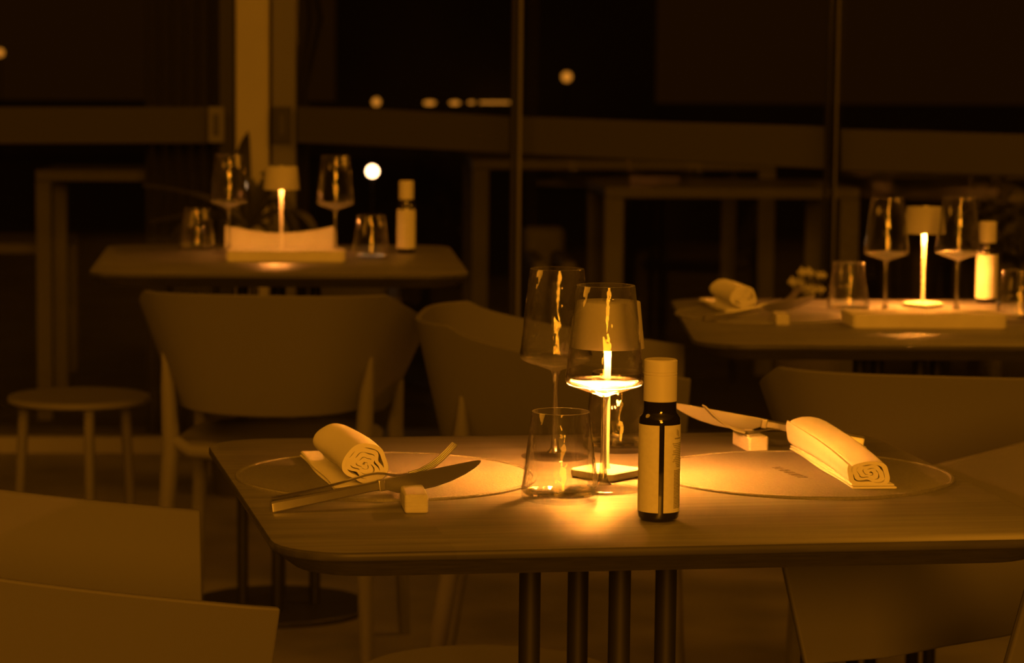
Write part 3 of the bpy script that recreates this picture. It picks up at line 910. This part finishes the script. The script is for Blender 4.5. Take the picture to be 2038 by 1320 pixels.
# curtains and tied drape outside the bays
def curtain(u0, u1, y, z0, z1, folds, label, mat='curtain', tie=None):
    a = D(u0, 100, y); b = D(u1, 100, y)
    bm = NB(); rings = []
    n = folds * 8
    for k in range(n + 1):
        s = k / n; row = []
        for j in range(13):
            v = j / 12; z = lerp(z0, z1, v)
            x = lerp(a.x, b.x, s)
            if tie is not None:
                wd = tie(v); x = lerp(a.x, lerp(a.x, b.x, wd), s)
            row.append(Vector((x, y + 0.035 * math.sin(2 * PI * s * folds), z)))
        rings.append(row)
    R = [[bm.verts.new(p) for p in r] for r in rings]
    R2 = [[bm.verts.new(p + Vector((0, 0.006, 0))) for p in r] for r in rings]
    for k in range(n):
        for j in range(12):
            bm.faces.new((R[k][j], R[k + 1][j], R[k + 1][j + 1], R[k][j + 1]))
            bm.faces.new((R2[k][j], R2[k][j + 1], R2[k + 1][j + 1], R2[k + 1][j]))
    for k in range(n):
        bm.faces.new((R[k][0], R2[k][0], R2[k + 1][0], R[k + 1][0])); bm.faces.new((R[k][12], R[k + 1][12], R2[k + 1][12], R2[k][12]))
    for j in range(12):
        bm.faces.new((R[0][j], R[0][j + 1], R2[0][j + 1], R2[0][j])); bm.faces.new((R[n][j], R2[n][j], R2[n][j + 1], R[n][j + 1]))
    return tag(obj('curtain', bm, M[mat], smooth=True), label, 'curtain')
curtain(288, 462, 8.45, 0.0, 2.8, 7, 'dark curtain hanging left of the bright column')
def tie(v):
    z = v * 2.8
    if z < 1.18: return 0.35
    if z < 1.27: return lerp(0.35, 1.0, (z - 1.18) / 0.09)
    return max(0.3, 1.0 - (z - 1.27) * 1.6)
curtain(585, 668, 8.45, 0.0, 2.8, 3, 'drape tied back beside the darker column', tie=tie)

# potted plant with long arching leaves behind the back left table
def blade_leaf(bm, base, mid, tip, w):
    base, mid, tip = Vector(base), Vector(mid), Vector(tip)
    rings = []
    for k in range(13):
        s = k / 12
        p = base * (1 - s) ** 2 + mid * 2 * s * (1 - s) + tip * s * s
        ww = w * math.sin(PI * min(1, 0.08 + s * 0.92)) ** 0.8 + 0.002
        rings.append([p + Vector((-ww, 0, 0.0)), p + Vector((0, -0.012, -0.006)), p + Vector((ww, 0, 0.0)), p + Vector((0, 0.004, 0.004))])
    loft(bm, rings)
pb = D(500, 470, 7.25)
t = empty('potted_plant', (pb.x, 7.25, 0), 0, 'dark orchid plant with long arching leaves behind the back left table', 'plant')
bm = NB(); lathe(bm, [(0, 0.0), (0.11, 0.0), (0.15, 0.40), (0.155, 0.42), (0.14, 0.42), (0.13, 0.38), (0, 0.38)], 40); obj('pot', bm, M['clay'], t)
bm = NB(); tube(bm, [(0, 0, 0.38), (0.01, 0, 0.55), (0, 0, 0.70)], [0.02, 0.016, 0.012]); obj('stalk', bm, M['bark'], t)
def lw(u, v): q = D(u, v, 7.25); return (q.x - pb.x, 0, q.z)
for (m_, t_, w) in (((470, 330), (494, 262), 0.024), ((560, 300), (600, 520), 0.026), ((535, 340), (545, 345), 0.02), ((600, 360), (640, 500), 0.022), ((440, 380), (285, 368), 0.03),
                    ((420, 400), (340, 470), 0.028), ((520, 350), (455, 330), 0.02), ((480, 400), (300, 440), 0.03), ((530, 420), (560, 500), 0.02), ((560, 330), (520, 345), 0.015)):
    bm = NB(); blade_leaf(bm, lw(495, 455), lw(*m_), lw(*t_), w); obj('leaf', bm, M['leaf'], t)
# leafy bush outside at the far right
def bush(u, v, y, r, n, label, mat, seed):
    c = D(u, v, y); rnd = random.Random(seed)
    t = empty('bush', (c.x, y, -0.02), 0, label, 'bush')
    bm = NB()
    for _ in range(n):
        d = Vector((rnd.gauss(0, 1), rnd.gauss(0, 1), rnd.gauss(0, 1))).normalized() * r * rnd.uniform(0.35, 1.0)
        p = Vector((0, 0, c.z)) + d
        a = Vector((rnd.gauss(0, 1), rnd.gauss(0, 1), rnd.gauss(0, 1))).normalized(); b = a.orthogonal().normalized()
        s = rnd.uniform(0.018, 0.032)
        vs = [bm.verts.new(p + a * s * 1.6), bm.verts.new(p + b * s * 0.6), bm.verts.new(p - a * s * 1.2), bm.verts.new(p - b * s * 0.6)]
        bm.faces.new(vs)
    obj('foliage', bm, M[mat], t, smooth=False)
    bm = NB(); tube(bm, [(0, 0, 0), (0.01, 0.01, c.z * 0.5), (0, 0, c.z)], [0.03, 0.022, 0.012]); obj('trunk', bm, M['bark'], t)
bush(1985, 420, 8.3, 0.13, 420, 'leafy bush beyond the right window, above the bottle', 'bush', 4)
# vase with flowers on a farther terrace table
vz = D(1610, 600, 6.6)
t = empty('planter', (vz.x, 6.6, 0), 0, 'slim planter of pale flowers behind the back right table', 'planter')
bm = NB(); lathe(bm, [(0, 0), (0.07, 0), (0.09, 0.55), (0.08, 0.55), (0, 0.52)], 32); obj('pot', bm, M['clay'], t)
rnd = random.Random(9)
for (u, v, r) in ((1604, 543, 0.013), (1585, 562, 0.013), (1610, 580, 0.010), (1625, 576, 0.013), (1600, 572, 0.010), (1634, 548, 0.008)):
    q = D(u, v, 6.6) - Vector((vz.x, 6.6, 0))
    bm = NB(); tube(bm, [(0, 0, 0.52), (q.x * 0.5, 0, 0.58), (q.x, 0, q.z)], 0.002, 6); obj('flower_stalk', bm, M['leaf'], t)
    bm = NB()
    for k in range(6):
        a = 2 * PI * k / 6
        blade_leaf(bm, (q.x, 0, q.z), (q.x + r * math.cos(a), r * 0.5 * math.sin(a), q.z + r * 0.6), (q.x + 1.6 * r * math.cos(a), r * math.sin(a), q.z + r * math.sin(a)), r * 0.5)
    obj('blossom', bm, M['flower'], t)

# lights outside
def lantern(u, v, y, r, label, mat, floor=-0.02, sq=1.0, post=True, cat='lantern', name='lantern', grp=None):
    c = D(u, v, y)
    t = empty(name, (c.x, y, floor), 0, label, cat, grp)
    h = c.z - floor
    bm = NB(); bmesh.ops.create_uvsphere(bm, u_segments=20, v_segments=12, radius=r)
    for vv in bm.verts: vv.co.z = vv.co.z * sq + h
    obj('globe', bm, mat, t)
    bm = NB(); lathe(bm, [(0, 0), (r * 0.9, 0), (r * 0.9, 0.02 * h), (r * 0.15, 0.04 * h), (r * 0.15, h - r * sq), (0, h - r * sq)], 16)
    obj('post', bm, M['black_metal'], t)
lantern(741, 341, 10.6, 0.026, 'glowing lantern on the terrace above the back left bottle', M['bulb'])
G = 'distant lights along the shore'
for (u, v, r, sq) in ((1128, 153, 0.075, 1.0), (749, 203, 0.06, 1.0), (855, 205, 0.09, 0.35), (905, 205, 0.08, 0.35), (938, 204, 0.05, 0.4), (0, 105, 0.06, 1.0)):
    lab = {1128: 'lone distant lamp high above the middle rail', 749: 'distant lamp at the left end of the row above the rail', 855: 'second distant light of the row above the rail',
           905: 'third distant light of the row above the rail', 938: 'faint distant light next to the long lit streak', 0: 'distant lamp at the far left edge of the photo'}[u]
    lantern(u, v, 38.0, r, lab, M['bulb_dim'], -0.1, sq, cat='street lamp', name='street_lamp', grp=G)
a = D(955, 204, 38.5); b = D(1014, 204, 38.5)
t = empty('light_strip', (a.x, 38.5, -0.1), 0, 'long thin distant light strip left of the middle window post', 'light strip')
bm = NB(); box(bm, 0, b.x - a.x, 0, 0.05, a.z + 0.1 - 0.014, a.z + 0.1 + 0.014); obj('tube', bm, M['bulb_dim'], t, smooth=False)
bm = NB(); box(bm, 0, b.x - a.x, 0.0, 0.1, 0, a.z + 0.1 - 0.014); obj('plinth', bm, M['wallfar'], t, smooth=False)
# far pavilion wall and low quay
a = D(660, 0, 36); b = D(1352, 0, 36)
bm = NB(); box(bm, a.x, b.x, 38.9, 39.4, -0.1, 6.0); tag(obj('wall_back', bm, M['wallfar'], smooth=False), kind='structure')
bm = NB(); box(bm, -14, 16, 39.4, 39.6, -0.1, 0.85); tag(obj('wall_quay', bm, M['wallfar'], smooth=False), kind='structure')
